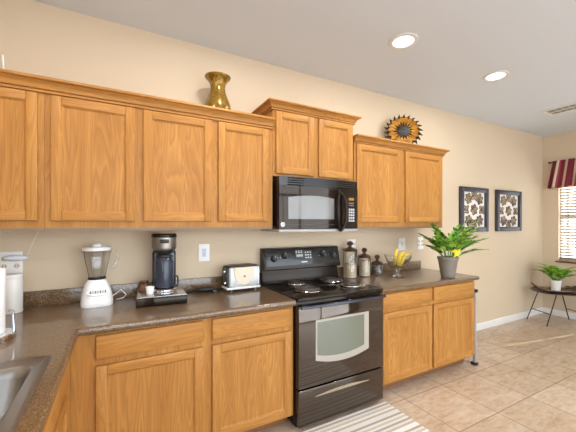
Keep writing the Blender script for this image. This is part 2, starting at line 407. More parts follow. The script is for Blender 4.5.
base_cabinet('honey oak sink base cabinet facing right, under the stainless sink', (-.815, 0, 0), PI/2, -2.3, -.616, [(-1.44, -.87), (-2.06, -1.49)], hollow=True)

def crown(z, h):
    k = h/.085; q = [(0, 0), (.016, 0), (.019, .004), (.019, .011), (.011, .013), (.011, .018), (.025, .021), (.027, .030), (.030, .040), (.038, .052), (.050, .060), (.050, .064), (.064, .066), (.069, .071), (.069, .079), (.065, .085), (0, .085)]
    return [(o*.8, z+zz*k) for o, zz in q]
def wall_cabinet(label, x0, x1, z0, z1, fronts, doorz, group=None):
    t = thing('wall_cabinet', label, 'cabinet', (0, 0, 0), 0, group)
    b_ = MB().box(x0, x1, -.305, -.002, z0, z1, 0)
    b_.build('cabinet_body', [OAKZ], t)
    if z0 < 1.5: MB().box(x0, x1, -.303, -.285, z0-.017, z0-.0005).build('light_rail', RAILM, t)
    for xa, xb in fronts: door(t, xa, xb, doorz[0], doorz[1], -.3055)
    return t
ZU = 1.42
wall_cabinet('honey oak wall cabinet with one door at the far left end of the upper row', -.855, -.369, ZU, 2.185, [(-.83, -.397)], (1.462, 2.18))
wall_cabinet('honey oak wall cabinet with one door, hanging above the white blender', -.368, .117, ZU, 2.185, [(-.338, .094)], (1.462, 2.18))
wall_cabinet('honey oak wall cabinet with two doors, hanging above the coffee maker and toaster', .118, 1.068, ZU, 2.185, [(.143, .585), (.632, 1.029)], (1.462, 2.18))
mb = MB().sweep([(-.855, -.3055), (1.066, -.3055)], crown(2.186, .078), 0).box(-.855, 1.066, -.3045, -.003, 2.186, 2.262)
tag(mb.build('crown_molding', OAKX), 'long oak crown moulding capping the left upper cabinets, under the gold vase', 'moulding', None, 'thing')
t = wall_cabinet('raised honey oak wall cabinet with two short doors, above the black microwave', 1.070, 1.880, 1.824, 2.345, [(1.093, 1.445), (1.497, 1.860)], (1.845, 2.338))
MB().sweep([(1.070, -.003), (1.070, -.3055), (1.880, -.3055), (1.880, -.003)], crown(2.346, .066), 0).box(1.071, 1.879, -.3045, -.003, 2.346, 2.405).build('crown_molding', OAKX, t)
t = wall_cabinet('honey oak wall cabinet with two doors, right of the microwave below the sunflower', 1.890, 3.138, ZU, 2.185, [(1.912, 2.488), (2.545, 3.113)], (1.462, 2.18))
MB().sweep([(1.8905, -.3055), (3.138, -.3055), (3.138, -.003)], crown(2.186, .068), 0).box(1.891, 3.137, -.3045, -.003, 2.186, 2.252).build('crown_molding', OAKX, t)

# ------------------------------------------------------------------ worktops
SX0, SX1, SY0, SY1 = -.735, -.247, -1.74, -.985     # sink cut-out
t = thing('countertop', 'brown speckled L-shaped worktop left of the range, holding sink, blender and toaster', 'countertop')
zb, zt = .8752, .915
mb = MB()
mb.box(XL+.002, 1.083, -.628, -.002, zb, zt)
mb.box(XL+.002, SX0, -2.32, -.628, zb, zt).box(SX0, SX1, SY1, -.628, zb, zt).box(SX0, SX1, -2.32, SY0, zb, zt).box(SX1, -.198, -2.32, -.628, zb, zt)
nose = [(0, zb), (.012, zb), (.018, zb+.004), (.022, zb+.012), (.022, zt-.012), (.018, zt-.004), (.010, zt), (0, zt)]
mb.sweep([(-.198, -2.32), (-.198, -.628), (1.083, -.628)], nose, 0)
mb.build('worktop', CTOP, t)
MB().box(XL+.002, 1.083, -.0215, -.002, zt, 1.017, 0, .004).build('backsplash', CTOP, t)
MB().box(XL+.002, XL+.0215, -2.32, -.022, zt, 1.017, 0, .004).build('backsplash', CTOP, t)
t = thing('countertop', 'brown speckled worktop right of the range, holding canisters, fruit bowl and potted plant', 'countertop')
mb = MB().box(1.893, 3.215, -.628, -.002, zb, zt).sweep([(1.893, -.628), (3.215, -.628), (3.215, -.002)], nose, 0)
mb.build('worktop', CTOP, t)
MB().box(1.893, 3.15, -.0215, -.002, zt, 1.013, 0, .004).build('backsplash', CTOP, t)

# sink
t = thing('kitchen_sink', 'stainless steel drop-in sink set in the worktop at bottom left', 'sink', (0, 0, 0))
def rrect(x0, x1, y0, y1, r, k=6):
    o = []
    for cx, cy, a in ((x1-r, y1-r, 0), (x0+r, y1-r, PI/2), (x0+r, y0+r, PI), (x1-r, y0+r, 1.5*PI)):
        o += [(cx+r*math.cos(a+PI/2*i/k), cy+r*math.sin(a+PI/2*i/k)) for i in range(k+1)]
    return o
mb = MB(); loops = []
for x0, x1, y0, y1, r, z in [(-.752, -.232, -1.76, -.968, .03, .9155), (-.75, -.234, -1.758, -.970, .03, .9195), (-.742, -.243, -1.75, -.979, .028, .9205), (-.738, -.252, -1.742, -.99, .028, .917),
                          (-.70, -.272, -1.70, -1.035, .05, .9165), (-.695, -.278, -1.695, -1.042, .055, .913), (-.685, -.29, -1.685, -1.055, .06, .88), (-.675, -.30, -1.672, -1.066, .065, .76), (-.64, -.335, -1.635, -1.10, .07, .735)]:
    loops.append([mb.bm.verts.new((p[0], p[1], z)) for p in rrect(x0, x1, y0, y1, r)])
for a, b_ in zip(loops, loops[1:]):
    for i in range(len(a)): mb.bm.faces.new((a[i], a[(i+1) % len(a)], b_[(i+1) % len(a)], b_[i]))
mb.bm.faces.new(loops[-1]); bmesh.ops.recalc_face_normals(mb.bm, faces=list(mb.bm.faces))
mb.build('basin', STEELD, t, ang=60)
MB().lathe([(0, 0), (.04, 0), (.045, .004), (.042, .006), (.03, .003), (0, .002)], (-.49, -1.37, .7355)).build('drain', CHROME, t)

# ------------------------------------------------------------------ range
RX0, RX1 = 1.088, 1.887; RC = (RX0+RX1)/2
t = thing('electric_range', 'black electric range with coil burners between the two oak base cabinets', 'range')
mb = MB().box(RX0+.004, RX1-.004, -.635, -.005, .022, .90, 0, .003).box(RX0+.03, RX1-.03, -.60, -.03, 0, .022, 1)
mb.build('body', [BLK, BLKM], t)
mb = MB().box(RX0, RX1, -.672, -.03, .9005, .928, 0, .008, 3)
mb.box(RX0+.03, RX1-.03, -.645, -.12, .926, .9285, 0, .001)
mb.build('cooktop', BLK, t)
gp = [(-.012, .926), (-.012, 1.232), (-.055, 1.234), (-.07, 1.228), (-.112, 1.065), (-.112, 1.05), (-.10, 1.042), (-.062, 1.035), (-.075, .96), (-.085, .929)]
mb = MB().prism(gp, RX0+.002, RX1-.002, 'x'); gd = mb.build('backguard', BLK, t)
# control panel on the slanted face
pz = math.atan2(.042, .167)   # lean of the face
PM = Matrix.Translation((0, -.0915, 1.1485)) @ Matrix.Rotation(-pz, 4, 'X')     # local: x along, z up the face, -y out
mb = MB().box(RX0+.02, RX1-.02, -.0035, 0, -.072, .072, 0, .001, M=PM); cp = mb.build('control_panel', mat('panel_black', (.022, .021, .021), .22), t)
mb = MB().box(1.40, 1.575, -.0052, -.0034, -.03, .058, 0, M=PM)
mb.build('display_panel', mat('display_grey', (.055, .055, .058), .15), cp)
mb = MB().box(1.408, 1.475, -.0062, -.0050, .0, .022, 0, M=PM)
mb.build('clock_display', LCD, cp)
def mark(nm, *a, M=PM): MB().box(*a, 0, M=M).build(nm, MARK, cp)
for i in range(3):
    for j in range(2): mark('touch_key', 1.405+i*.026, 1.420+i*.026, -.0062, -.005, .034+j*.014, .040+j*.014)
for i in range(3):
    for j in range(3): mark('touch_key', 1.50+i*.025, 1.514+i*.025, -.0062, -.005, -.015+j*.024, -.006+j*.024)
mark('brand_strip', 1.455, 1.515, -.0048, -.0034, -.052, -.044)
for kx in (1.180, 1.284, 1.692, 1.803):
    for a in (-2.6, 2.6): mark('knob_mark', -.0035, .0035, -.0045, -.0034, .036, .041, M=PM @ Matrix.Translation((kx, 0, .004)) @ Matrix.Rotation(a*.62, 4, 'Y'))
for kx, kz in ((1.180, -.006), (1.284, .018), (1.692, .018), (1.803, -.004)):
    K = PM @ Matrix.Translation((kx, -.004, kz)) @ Matrix.Rotation(PI/2, 4, 'X')
    mb = MB().lathe([(0, 0), (.030, 0), (.030, .006), (.026, .010), (.024, .026), (.020, .03), (0, .03)], M=K, m=0)
    mb.box(-.005, .005, -.022, .022, .028, .036, 0, .002, M=K).box(-.0012, .0012, .006, .021, .0355, .0365, 1, M=K)
    mb.build('knob', [BLKM, MARK], t)
def burner(x, y, R):
    b_ = MB().lathe([(R*.35, -.012), (R*.9, -.004), (R*1.02, .004), (R*1.12, .006), (R*1.15, .003), (R*1.15, .0), (R*.9, -.008), (R*.35, -.015)], (x, y, .9295+.004), 40).build('drip_pan', DRIP, t)
    pts = []
    turns = 4 if R > .085 else 3
    for i in range(turns*28+1):
        q = i/(turns*28); r = R*(.22+.70*q); a = q*turns*2*PI; pts.append((x+r*math.cos(a), y+r*math.sin(a), .944))
    MB().tube(pts, .0062, 6).build('coil', COIL, b_)
burner(1.30, -.462, .098); burner(1.345, -.185, .078); burner(1.70, -.21, .098); burner(1.715, -.475, .078)
# oven door
DF = -.672
mb = MB().box(RX0+.004, RX1-.004, DF, -.637, .297, .872, 0, .006, 3); od = mb.build('oven_door', OVGLASS, t)
def bowed(x0, x1, zt_, zb_, sag, k=12):
    return [(x0, zt_), (x1, zt_)]+[(x1+(x0-x1)*i/k, zb_-sag*(1-(2*i/k-1)**2)) for i in range(k+1)]
MB().prism(bowed(1.232, 1.728, .762, .475, .04), DF-.0015, DF+.002, 'y').build('window_border', OVTRIM, od)
MB().prism(bowed(1.246, 1.680, .745, .512, .03), DF-.0025, DF+.002, 'y').build('oven_window', OVPANE, od)
mb = MB()
k = 16; zc = .873
hp = [(RX0+.01+(RX1-RX0-.02)*i/k, DF-.028-.016*(1-(2*i/k-1)**2), zc-.004) for i in range(k+1)]
rows = []
for p in hp: rows.append([mb.bm.verts.new((p[0], p[1]+q[0], p[2]+q[1])) for q in ((-.010, .003), (-.005, .010), (.008, .011), (.018, .006), (.018, -.005), (.006, -.012), (-.005, -.010), (-.010, -.004))])
fs = []
for a, b_ in zip(rows, rows[1:]):
    for i in range(8): fs.append(mb.bm.faces.new((a[i], a[(i+1) % 8], b_[(i+1) % 8], b_[i])))
fs += [mb.bm.faces.new(rows[0][::-1]), mb.bm.faces.new(rows[-1])]; bmesh.ops.recalc_face_normals(mb.bm, faces=fs)
for x in (RX0+.03, RX1-.06): mb.box(x, x+.03, DF-.03, DF+.004, .86, .882)
mb.build('handle', BLUEGREY, od)
# storage drawer; the grip's bright reflection is a tan shape on its front
mb = MB().box(RX0+.004, RX1-.004, DF, -.637, .036, .286, 0, .006, 3); sd = mb.build('storage_drawer', OVGLASS, t)
mb = MB(); k = 20; top, bot = [], []
for i in range(k+1):
    q = i/k; x = 1.22+.52*q; wdt = .022*math.sin(PI*q)**.7
    top.append((x, .222+.012*math.sin(PI*q)+wdt*.3)); bot.append((x, .222+.012*math.sin(PI*q)-wdt*.7))
mb.prism(top+bot[::-1], DF-.0012, DF+.002, 'y')
mb.build('grip_glint', mat('grip_glint', (.42, .36, .26), .25, .5), sd)
tag(sd, None, None)

# ------------------------------------------------------------------ microwave
t = thing('microwave_oven', 'black over-the-range microwave mounted between the wall cabinets', 'microwave')
MX0, MX1, MZ0, MZ1 = 1.092, 1.874, 1.403, 1.817; MY = -.375
def bow(x, amt=.022): q = (x-MX0)/(MX1-MX0)*2-1; return MY-amt*(1-q*q)
k = 16; xs = [MX0+(MX1-MX0)*i/k for i in range(k+1)]
mb = MB().box(MX0, MX1, MY+.006, -.004, MZ0, MZ1, 0, .002); mb.build('body', BLK, t)
def curved(x0, x1, z0, z1, off, depth, m=0, mb=None, k=12, zt=None):
    mb = mb or MB(); p = [x0+(x1-x0)*i/k for i in range(k+1)]
    mb.prism([(x, bow(x)-off) for x in p]+[(x, bow(x)-off+depth) for x in p[::-1]], z0, z1, 'z', m)
    return mb
XD = 1.735   # door / control split
fd = curved(MX0+.001, XD, MZ0+.002, 1.748, 0, .03).build('door', BLKG, t)
# window with arched top edge, following the bowed front
mb = MB(); kx = 16; Wx0, Wx1, Wz0, Wz1 = 1.168, 1.600, 1.484, 1.655
fr_, bk_ = [], []
for i in range(kx+1):
    x = Wx0+(Wx1-Wx0)*i/kx; q = 2*i/kx-1; ztop = Wz1+.018*(1-q*q)
    fr_.append((mb.bm.verts.new((x, bow(x)-.002, Wz0)), mb.bm.verts.new((x, bow(x)-.002, ztop)), mb.bm.verts.new((x, bow(x)+.004, ztop)), mb.bm.verts.new((x, bow(x)+.004, Wz0))))
for a, b_ in zip(fr_, fr_[1:]):
    for i in range(4): mb.bm.faces.new((a[i], a[(i+1) % 4], b_[(i+1) % 4], b_[i]))
mb.bm.faces.new(fr_[0]); mb.bm.faces.new(fr_[-1][::-1]); bmesh.ops.recalc_face_normals(mb.bm, faces=list(mb.bm.faces))
mb.build('window', MWPANE, fd)
# frame line round the window
mb = MB(); ln = lambda z: [(1.125+(1.66-1.125)*i/12, bow(1.125+(1.66-1.125)*i/12)-.001, z) for i in range(13)]
mb.tube(ln(1.735)+ln(1.44)[::-1], .003, 6, closed=True); mb.build('door_bead', mat('door_bead', (.05, .045, .045), .2), fd)
# emblem
EM = Matrix.Translation((1.122, bow(1.122)-.0005, 1.440)) @ Matrix.Rotation(PI/2, 4, 'X')
mb = MB().lathe([(0, 0), (.0185, 0), (.0185, .002), (.017, .003), (0, .003)], M=EM); em = mb.build('emblem', mat('silver_emblem', (.75, .75, .75), .3), fd)
def text(body, size, M, name, m, parent, ext=.0004):
    cu = bpy.data.curves.new(name, 'FONT'); cu.body = body; cu.size = size; cu.extrude = ext; cu.align_x = 'CENTER'; cu.align_y = 'CENTER'
    tmp = bpy.data.objects.new(name, cu); C.objects.link(tmp)
    dg = bpy.context.evaluated_depsgraph_get(); dg.update()
    me = bpy.data.meshes.new_from_object(tmp.evaluated_get(dg)); bpy.data.objects.remove(tmp); bpy.data.curves.remove(cu)
    me.materials.clear(); me.materials.append(m); me.transform(M)
    o = bpy.data.objects.new(name, me); C.objects.link(o); o.parent = parent; return o
text('GE', .017, EM @ Matrix.Translation((0, 0, .0032)), 'emblem_letters', mat('emblem_ink', (.12, .13, .17), .4), fd)
# control column
cpn = curved(XD+.002, MX1-.001, MZ0+.002, 1.748, 0, .03).build('control_panel', BLKG, t)
def onbow(x0, x1, z0, z1, out, nm, m, par): return curved(x0, x1, z0, z1, out, .003, k=2).build(nm, m, par)
onbow(1.765, 1.825, 1.650, 1.672, .0015, 'clock_display', AMBER, cpn)
mb = MB()
for r in range(2):
    for c_ in range(3): curved(1.767+c_*.021, 1.781+c_*.021, 1.60+r*.020, 1.612+r*.020, .0012, .003, 0, mb, 1)
mb.build('function_keys', mat('key_dark', (.2, .2, .2), .4), cpn); mb = MB()
for r in range(5):
    for c_ in range(3): curved(1.764+c_*.024, 1.783+c_*.024, 1.465+r*.024, 1.482+r*.024, .0012, .003, 0, mb, 1)
mb.build('keypad', mat('key_light', (.46, .46, .46), .4), cpn)
# louvred vent along the top
mb = curved(MX0+.001, MX1-.001, 1.7485, MZ1, -.024, .012)
for i in range(4):
    z = 1.7575+i*.0175
    p = [MX0+.07+(MX1-MX0-.10)*j/12 for j in range(13)]
    mb.prism([(x, bow(x)-.001) for x in p]+[(x, bow(x)+.025) for x in p[::-1]], z, z+.0075, 'z')
mb.prism([(x, bow(x)) for x in (MX0+.001, MX0+.07)]+[(MX0+.07, MY+.01), (MX0+.001, MY+.01)], 1.7485, MZ1, 'z')
mb.build('vent_grille', mat('grille_black', (.03, .026, .024), .25), t)
# oval ring handle
hx, hz = 1.662, 1.548; hp = []
for i in range(36):
    a = 2*PI*i/36; x = hx+.046*math.cos(a); z = hz+.158*math.sin(a); hp.append((x, bow(x)-.012-.03*abs(math.cos(a/1.0))**.5*0-.024*(1-abs(math.sin(a))**3), z))
mb = MB().tube(hp, .0125, 10, closed=True); mb.build('handle', BLK, fd)
# pale underside pan that follows the bowed front
p = xs
mb = MB().prism([(x, bow(x)+.004) for x in p]+[(MX1, -.03), (MX0, -.03)], 1.383, MZ0-.001, 'z', bev=.004)
mb.build('underside', mat('pale_underside', (.44, .43, .41), .4), t)

# ------------------------------------------------------------------ outlets and switches
def outlet(x0, x1, z0, z1, label, style):
    t = thing('wall_outlet', label, 'outlet', ((x0+x1)/2, -.0005, (z0+z1)/2)); w2, h2 = (x1-x0)/2, (z1-z0)/2
    MB().box(-w2, w2, -.007, 0, -h2, h2, 0, .003).build('cover_plate', WHITE, t)
    if style == 'decora':
        s = MB().box(-.017, .017, -.010, -.006, -.034, .034, 0, .002)
        for z in (-.02, .016): s.box(-.008, -.005, -.0105, -.009, z-.004, z+.006, 1).box(.005, .008, -.0105, -.009, z-.004, z+.006, 1)
        s.box(-.007, .007, -.0108, -.009, -.006, -.001, 1).build('socket', [mat('socket_face', (.62, .66, .74), .4), GRPH], t)
    elif style == 'switch':
        MB().box(-.010, .010, -.0085, -.006, -.024, .024, 0, .001).box(-.004, .004, -.02, -.006, 0, .012, 0, .002).build('toggle', CREAM, t)
    else:
        for xx in ((-.03, .03) if w2 > .05 else (0,)):
            for zz in (-.022, .022): MB().cyl((xx, -.006, zz), .016, .0035, 'y', 0, 20).box(xx-.008, xx-.005, -.0105, -.009, zz-.004, zz+.006, 1).box(xx+.005, xx+.008, -.0105, -.009, zz-.004, zz+.006, 1).build('socket', [CREAM, BLKM], t)
    return t
outlet(.562, .650, 1.146, 1.284, 'white outlet plate on the wall between coffee maker and toaster', 'decora')
outlet(2.792, 2.90, 1.146, 1.286, 'white switch plate on the wall just right of the fruit bowl', 'switch')
outlet(3.106, 3.206, 1.146, 1.29, 'white outlet plate on the wall between the switch plate and the potted plant', 'duplex')
outlet(2.06, 2.165, 1.146, 1.286, 'white outlet plate mostly hidden behind the tallest glass canister', 'duplex')
outlet(-.645, -.528, 1.137, 1.272, 'white double outlet plate at the far left, above the white canister', 'duplex')

# white cord with an oval plug, from the left plate to the cabinet bottom
t = thing('power_cord', 'thin white cord with a pale oval plug, rising from far left outlet to wall cabinet', 'cord', (-.565, -.04, 1.235))
MB().ball((.012, 0, 0), .062, 0, 1, .3, .32, 20).box(-.03, .0, -.002, .031, -.008, .008, 1).build('plug', [mat('pale_plug', (.72, .73, .78), .3), WHITE], t)
MB().tube([(.05, -.002, 0), (.070, -.02, .015), (.088, -.03, .06), (.115, -.03, .13), (.135, -.03, .184)], .0016, 6).build('cord', WHITE, t)

t = thing('wire_stub', 'thin white wire rising behind the crown moulding at the far left edge', 'cord', (-.612, -.014, 2.263))
MB().tube([(0, 0, 0), (-.004, 0, .10), (-.010, 0, .215)], .0055, 8).build('wire', WHITE, t)

# ------------------------------------------------------------------ small things on the left worktop
Z = .9152
t = thing('canister', 'tall plain white canister standing below the far left outlet plate', 'canister', (-.555, -.105, Z))
MB().lathe([(0, 0), (.046, 0), (.049, .004), (.051, .20), (.049, .206), (0, .206)]).build('body', CERW, t)
MB().lathe([(0, .2065), (.050, .2065), (.051, .212), (.050, .224), (.046, .229), (0, .229)]).build('lid', CERW, t)
t = thing('paper_towel_holder', 'chrome paper towel holder on the worktop beside the sink', 'paper towel holder', (-.525, -.64, Z))
MB().lathe([(0, 0), (.10, 0), (.102, .003), (.102, .022), (.098, .027), (0, .028)], seg=48).build('base', CHROME, t)
MB().cyl((0, 0, .0285), .009, .33).lathe([(0, .3585), (.012, .3585), (.016, .37), (.012, .383), (0, .386)]).build('pole', CHROME, t)
MB().tube([(.088, .04, .026), (.086, .04, .07), (.084, .042, .115), (.07, .034, .122)], .006, 8).build('tension_arm', CHROME, t)
t = MB().lathe([(.012, 0), (.064, 0), (.066, .004), (.066, .288), (.064, .292), (.012, .292), (.012, 0)], seg=40)
tag(t.build('paper_towel_roll', PAPER, None, (-.525, -.64, Z+.029)), 'white paper towel roll on the chrome holder, cut by the left edge', 'paper towel')

# blender
t = thing('blender', 'white blender with a clear glass jar, standing near the left end of the worktop', 'blender', (-.122, -.125, Z), .12)
k = [(.090, .082, 0), (.092, .084, .012), (.091, .082, .03), (.084, .074, .08), (.068, .062, .135), (.056, .056, .162), (.054, .054, .168)]
mb = MB(); rows = [[mb.bm.verts.new((p[0], p[1], z)) for p in rrect(-a, a, -b_, b_, min(a, b_)*.7)] for a, b_, z in k]
for a, b_ in zip(rows, rows[1:]):
    for i in range(len(a)): mb.bm.faces.new((a[i], a[(i+1) % len(a)], b_[(i+1) % len(a)], b_[i]))
mb.bm.faces.new(rows[0][::-1]); mb.bm.faces.new(rows[-1]); bmesh.ops.recalc_face_normals(mb.bm, faces=list(mb.bm.faces))
bs = mb.build('base', WHITE, t)
BM_ = Matrix.Translation((0, -.0765, .095)) @ Matrix.Rotation(-.26, 4, 'X')
mb = MB().lathe([(0, 0), (.066, 0), (.066, .003), (.062, .006), (0, .006)], M=BM_ @ Matrix.Rotation(PI/2, 4, 'X') @ Matrix.Scale(.38, 4, (0, 1, 0)), seg=36)
pn = mb.build('button_panel', CERW, bs)
mb = MB()
for i in range(7): mb.box(-.045+i*.0135, -.036+i*.0135, -.010, -.004, -.009, .009, i % 2, .001, M=BM_)
mb.build('buttons', [GRPH, mat('button_tan', (.45, .40, .34), .4)], bs)
MB().lathe([(0, .1685), (.050, .1685), (.052, .173), (.052, .181), (.049, .183), (0, .183)]).build('collar', BLKM, t)
jp = [(.046, 0), (.052, .01), (.062, .06), (.073, .11), (.080, .162), (.083, .170)]
jo = jp+[(r-.004, z) for r, z in jp[::-1][:-1]]+[(.046, .004), (0, .004), (0, 0), (.050, 0)]
MB().lathe(jo, (0, 0, .1835), 8, M=Matrix.Rotation(PI/8, 4, 'Z')).build('jar', GLASS, t, ang=20)
MB().tube([(.077, 0, .345), (.105, 0, .34), (.122, 0, .31), (.118, 0, .27), (.10, 0, .24), (.068, 0, .228)], .008, 8).build('handle', GLASS, t)
MB().lathe([(0, .354), (.078, .354), (.083, .359), (.083, .372), (.078, .379), (.03, .381), (.03, .383), (.026, .398), (.021, .402), (0, .402)], seg=32).build('lid', WHITE, t)
MB().tube([(.085, .05, .03), (.115, .06, .045), (.145, .045, .075), (.175, .02, .04), (.16, .04, .015), (.12, .06, .006)], .004, 7).build('cord', WHITE, t)

# pod drawer with the coffee maker
t = thing('pod_drawer', 'low black storage drawer with silver top, under the coffee maker', 'drawer box', (.262, -.215, Z), -.06)
MB().box(-.155, .155, -.15, .15, .0, .056, 0, .006).build('case', BLK, t)
MB().box(-.150, .150, -.143, .146, .0562, .062, 0, .003).build('top_tray', mat('silver_tray', (.55, .53, .51), .25, .9), t)
MB().box(-.148, .148, -.1535, -.148, .006, .050, 0, .003).build('drawer_front', BLKG, t)
ZC = Z+.0625
t = thing('coffee_maker', 'tall black and silver drip coffee maker standing on the pod drawer', 'coffee maker', (.285, -.185, ZC), -.1)
MB().lathe([(0, 0), (.080, 0), (.083, .004), (.083, .016), (.076, .022), (0, .022)], seg=36).build('base', CHROME, t)
MB().box(-.078, .078, .0, .088, .0222, .282, 0, .02, 4).build('column', mat('blue_black', (.02, .024, .036), .12), t)
MB().lathe([(0, .286), (.074, .286), (.080, .292), (.082, .30), (.082, .372), (.080, .374), (0, .374)], (0, .012, 0), 36).build('head', STEEL, t)
MB().lathe([(0, .3745), (.083, .3745), (.085, .38), (.083, .392), (.074, .40), (0, .402)], (0, .012, 0), 36).build('lid', BLK, t)
MB().box(-.030, .030, -.0745, -.06, .335, .362, 0, .003).build('display', BLKG, t)
MB().lathe([(0, .255), (.045, .255), (.062, .275), (.064, .2855), (0, .2855)], (0, .004, 0), 28).build('brew_basket', BLKM, t)
cp_ = [(.0, .0225), (.050, .0225), (.060, .030), (.063, .06), (.063, .20), (.055, .225), (.052, .235)]
cf = MB().lathe(cp_+[(r-.003, z+.0) for r, z in cp_[::-1][:-2]]+[(.047, .027), (0, .027)], (0, -.012, 0), 32).build('carafe', mat('smoked_glass', (.030, .036, .052), .04, 0, Transmission_Weight=.0, IOR=1.45), t)
MB().lathe([(0, .236), (.054, .236), (.056, .24), (.052, .25), (0, .252)], (0, -.012, 0), 28).build('carafe_lid', BLKM, cf)
MB().tube([(.06, .0, .10), (.088, .004, .095), (.094, .006, .06), (.086, .004, .03), (.062, .0, .03)], .007, 8).build('carafe_handle', BLKM, cf)
t = thing('jar', 'small brown jar with dark lid, on the pod drawer left of the coffee maker', 'jar', (.160, -.125, ZC))
MB().lathe([(0, 0), (.030, 0), (.034, .006), (.034, .045), (.028, .052), (0, .053)], seg=24).build('body', mat('brown_glass', (.16, .075, .035), .2), t)
MB().lathe([(0, .0535), (.030, .0535), (.031, .066), (.028, .07), (0, .07)], seg=24).build('lid', DKWOOD, t)
t = thing('cup', 'small white cup on the pod drawer in front of the brown jar', 'cup', (.187, -.255, ZC))
MB().lathe([(0, 0), (.020, 0), (.022, .003), (.028, .048), (.026, .048), (.020, .006), (0, .005)], seg=24).build('bowl', CERW, t)
# black cord heap
mb = MB(); pts = []
for i in range(90):
    a = i*.42; r = .052+.022*math.sin(i*.37); pts.append((.60+r*1.25*math.cos(a), -.085+r*.62*math.sin(a), Z+.006+.020*abs(math.sin(i*.21))+.0001*i))
pts += [(.66, -.05, Z+.010), (.72, -.045, Z+.006), (.78, -.05, Z+.006), (.80, -.07, Z+.006)]
pre = [(.45, -.06, Z+.006), (.49, -.05, Z+.006), (.53, -.06, Z+.008)]
t = thing('appliance_cord', 'coiled black power cord lying on the worktop between coffee maker and toaster', 'cord')
MB().tube(pre+pts, .0052, 6).build('cord', BLKM, t)
MB().box(-.014, .014, -.011, .011, 0, .020, 0, .004).build('plug', BLKM, t, (.655, -.135, Z))

# toaster
t = thing('toaster', 'brushed steel two-slot toaster with a cream front panel, left of the range', 'toaster', (.872, -.130, Z), .03)
for x in (-.10, .10):
    for y in (-.05, .05): MB().cyl((x, y, 0), .011, .022, m=0, seg=14).build('foot', GRPH, t)
MB().box(-.142, .142, -.072, .072, .018, .036, 0, .010, 3).build('base', WHITE, t)
tp = [(-.066, .036), (-.066, .165), (-.060, .190), (-.042, .203), (.042, .203), (.060, .190), (.066, .165), (.066, .036)]
MB().prism(tp, -.118, .118, 'x', bev=.006).build('body', STEEL, t)
mb = MB()
for y in (-.026, .026): mb.box(-.095, .095, y-.012, y+.012, .2025, .2045)
mb.build('bread_slots', BLKM, t)
k = 20; up = [(-.083, .190), (.083, .190)]+[(.083*math.cos(PI*i/k)*(1 if True else 1), .150-.098*math.sin(PI*i/k)) for i in range(k+1)]
pf = MB().prism(up, -.0705, -.060, 'y', bev=.002).build('front_panel', CREAM, t)
MB().cyl((.002, -.0705, .118), .009, .002, 'y', seg=20).build('emblem', GRPH, pf)
tq = [(a*.93, .036+(b_-.036)*.98) for a, b_ in tp]
MB().prism(tq, -.136, -.1185, 'x', bev=.006).build('end_cap', BLKM, t)
MB().prism(tq, .1185, .134, 'x', bev=.006).build('end_cap', mat('silver_end', (.55, .56, .60), .3, .7), t)
MB().box(-.152, -.136, -.035, -.005, .150, .165, 0, .004).build('lever', CHROME, t)
MB().lathe([(0, 0), (.013, 0), (.012, .012), (0, .013)], M=Matrix.Translation((-.1362, -.02, .07)) @ Matrix.Rotation(-PI/2, 4, 'Y'), seg=18).build('dial', CHROME, t)

# ------------------------------------------------------------------ right worktop
def canister(x, y, r, h, fill, fm, label):
    t = thing('glass_canister', label, 'canister', (x, y, Z), 0, 'glass canisters with wooden lids')
    MB().lathe([(0, 0), (r-.004, 0), (r, .004), (r, h-.008), (r-.004, h), (r-.007, h), (r-.006, h-.008), (r-.0045, .008), (0, .007)], seg=36).build('glass_body', GLASS, t)
    MB().lathe([(0, .0085), (r-.006, .0085), (r-.006, fill), (r*.4, fill+.008), (0, fill+.01)], seg=30).build('contents', fm, t)
    MB().lathe([(0, h+.0005), (r+.002, h+.0005), (r+.004, h+.008), (r-.004, h+.022), (r*.45, h+.034), (r*.26, h+.042), (r*.24, h+.054), (r*.42, h+.064), (r*.47, h+.078), (r*.36, h+.092), (r*.15, h+.099), (0, h+.1)], seg=32).build('lid', DKWOOD, t)
canister(2.010, -.105, .069, .262, .135, FLOUR, 'tallest glass canister with dark wooden lid, half full of tan flour, beside the range')
canister(2.200, -.100, .062, .190, .150, FLOUR, 'middle-height glass canister with dark wooden lid, nearly full of tan flour')
canister(2.378, -.098, .058, .110, .030, COFFEE, 'shortest glass canister with dark wooden lid, nearly empty, next to the fruit bowl')

bx, by = 2.458, -.300
t = thing('fruit_bowl', 'footed clear glass fruit bowl holding bananas on the right worktop', 'bowl', (bx, by, Z))
po = [(0, 0), (.066, 0), (.068, .004), (.05, .012), (.018, .022), (.013, .05), (.018, .075), (.04, .090), (.078, .11), (.110, .16), (.135, .222)]
MB().lathe(po+[(.131, .223), (.105, .162), (.074, .116), (.04, .098), (0, .093)], seg=40).build('bowl', GLASS, t)
def banana(loc, rot, label, L=.18):
    t = thing('banana', label, 'banana', loc, 0, 'bananas in the glass bowl'); t.rotation_euler = rot
    R = .13; pts = []; rad = []
    for i in range(15):
        q = i/14; a = (q-.5)*L/R; pts.append((R*math.sin(a), 0, R*math.cos(a)-R)); rad.append(.006+.0130*math.sin(PI*min(1, max(0, q)))**.55)
    MB().tube(pts, .01, 7, 0, radii=rad).build('peel', BANANA, t)
    a = .5*L/R; e = Vector(pts[-1]); d = Vector((math.cos(a), 0, -math.sin(a)))
    MB().tube([e-d*.002, e+d*.012, e+d*.026], .005, 7).build('stem', mat('banana_stem', (.42, .36, .05), .6), t)
    e = Vector(pts[0]); d = Vector((-math.cos(a), 0, -math.sin(a)))
    MB().tube([e, e+d*.006], .0055, 7).build('tip', BANTIP, t)
banana((bx-.056, by-.020, Z+.214), (.15, -1.15, .35), 'banana leaning highest, at the left of the bunch in the glass bowl')
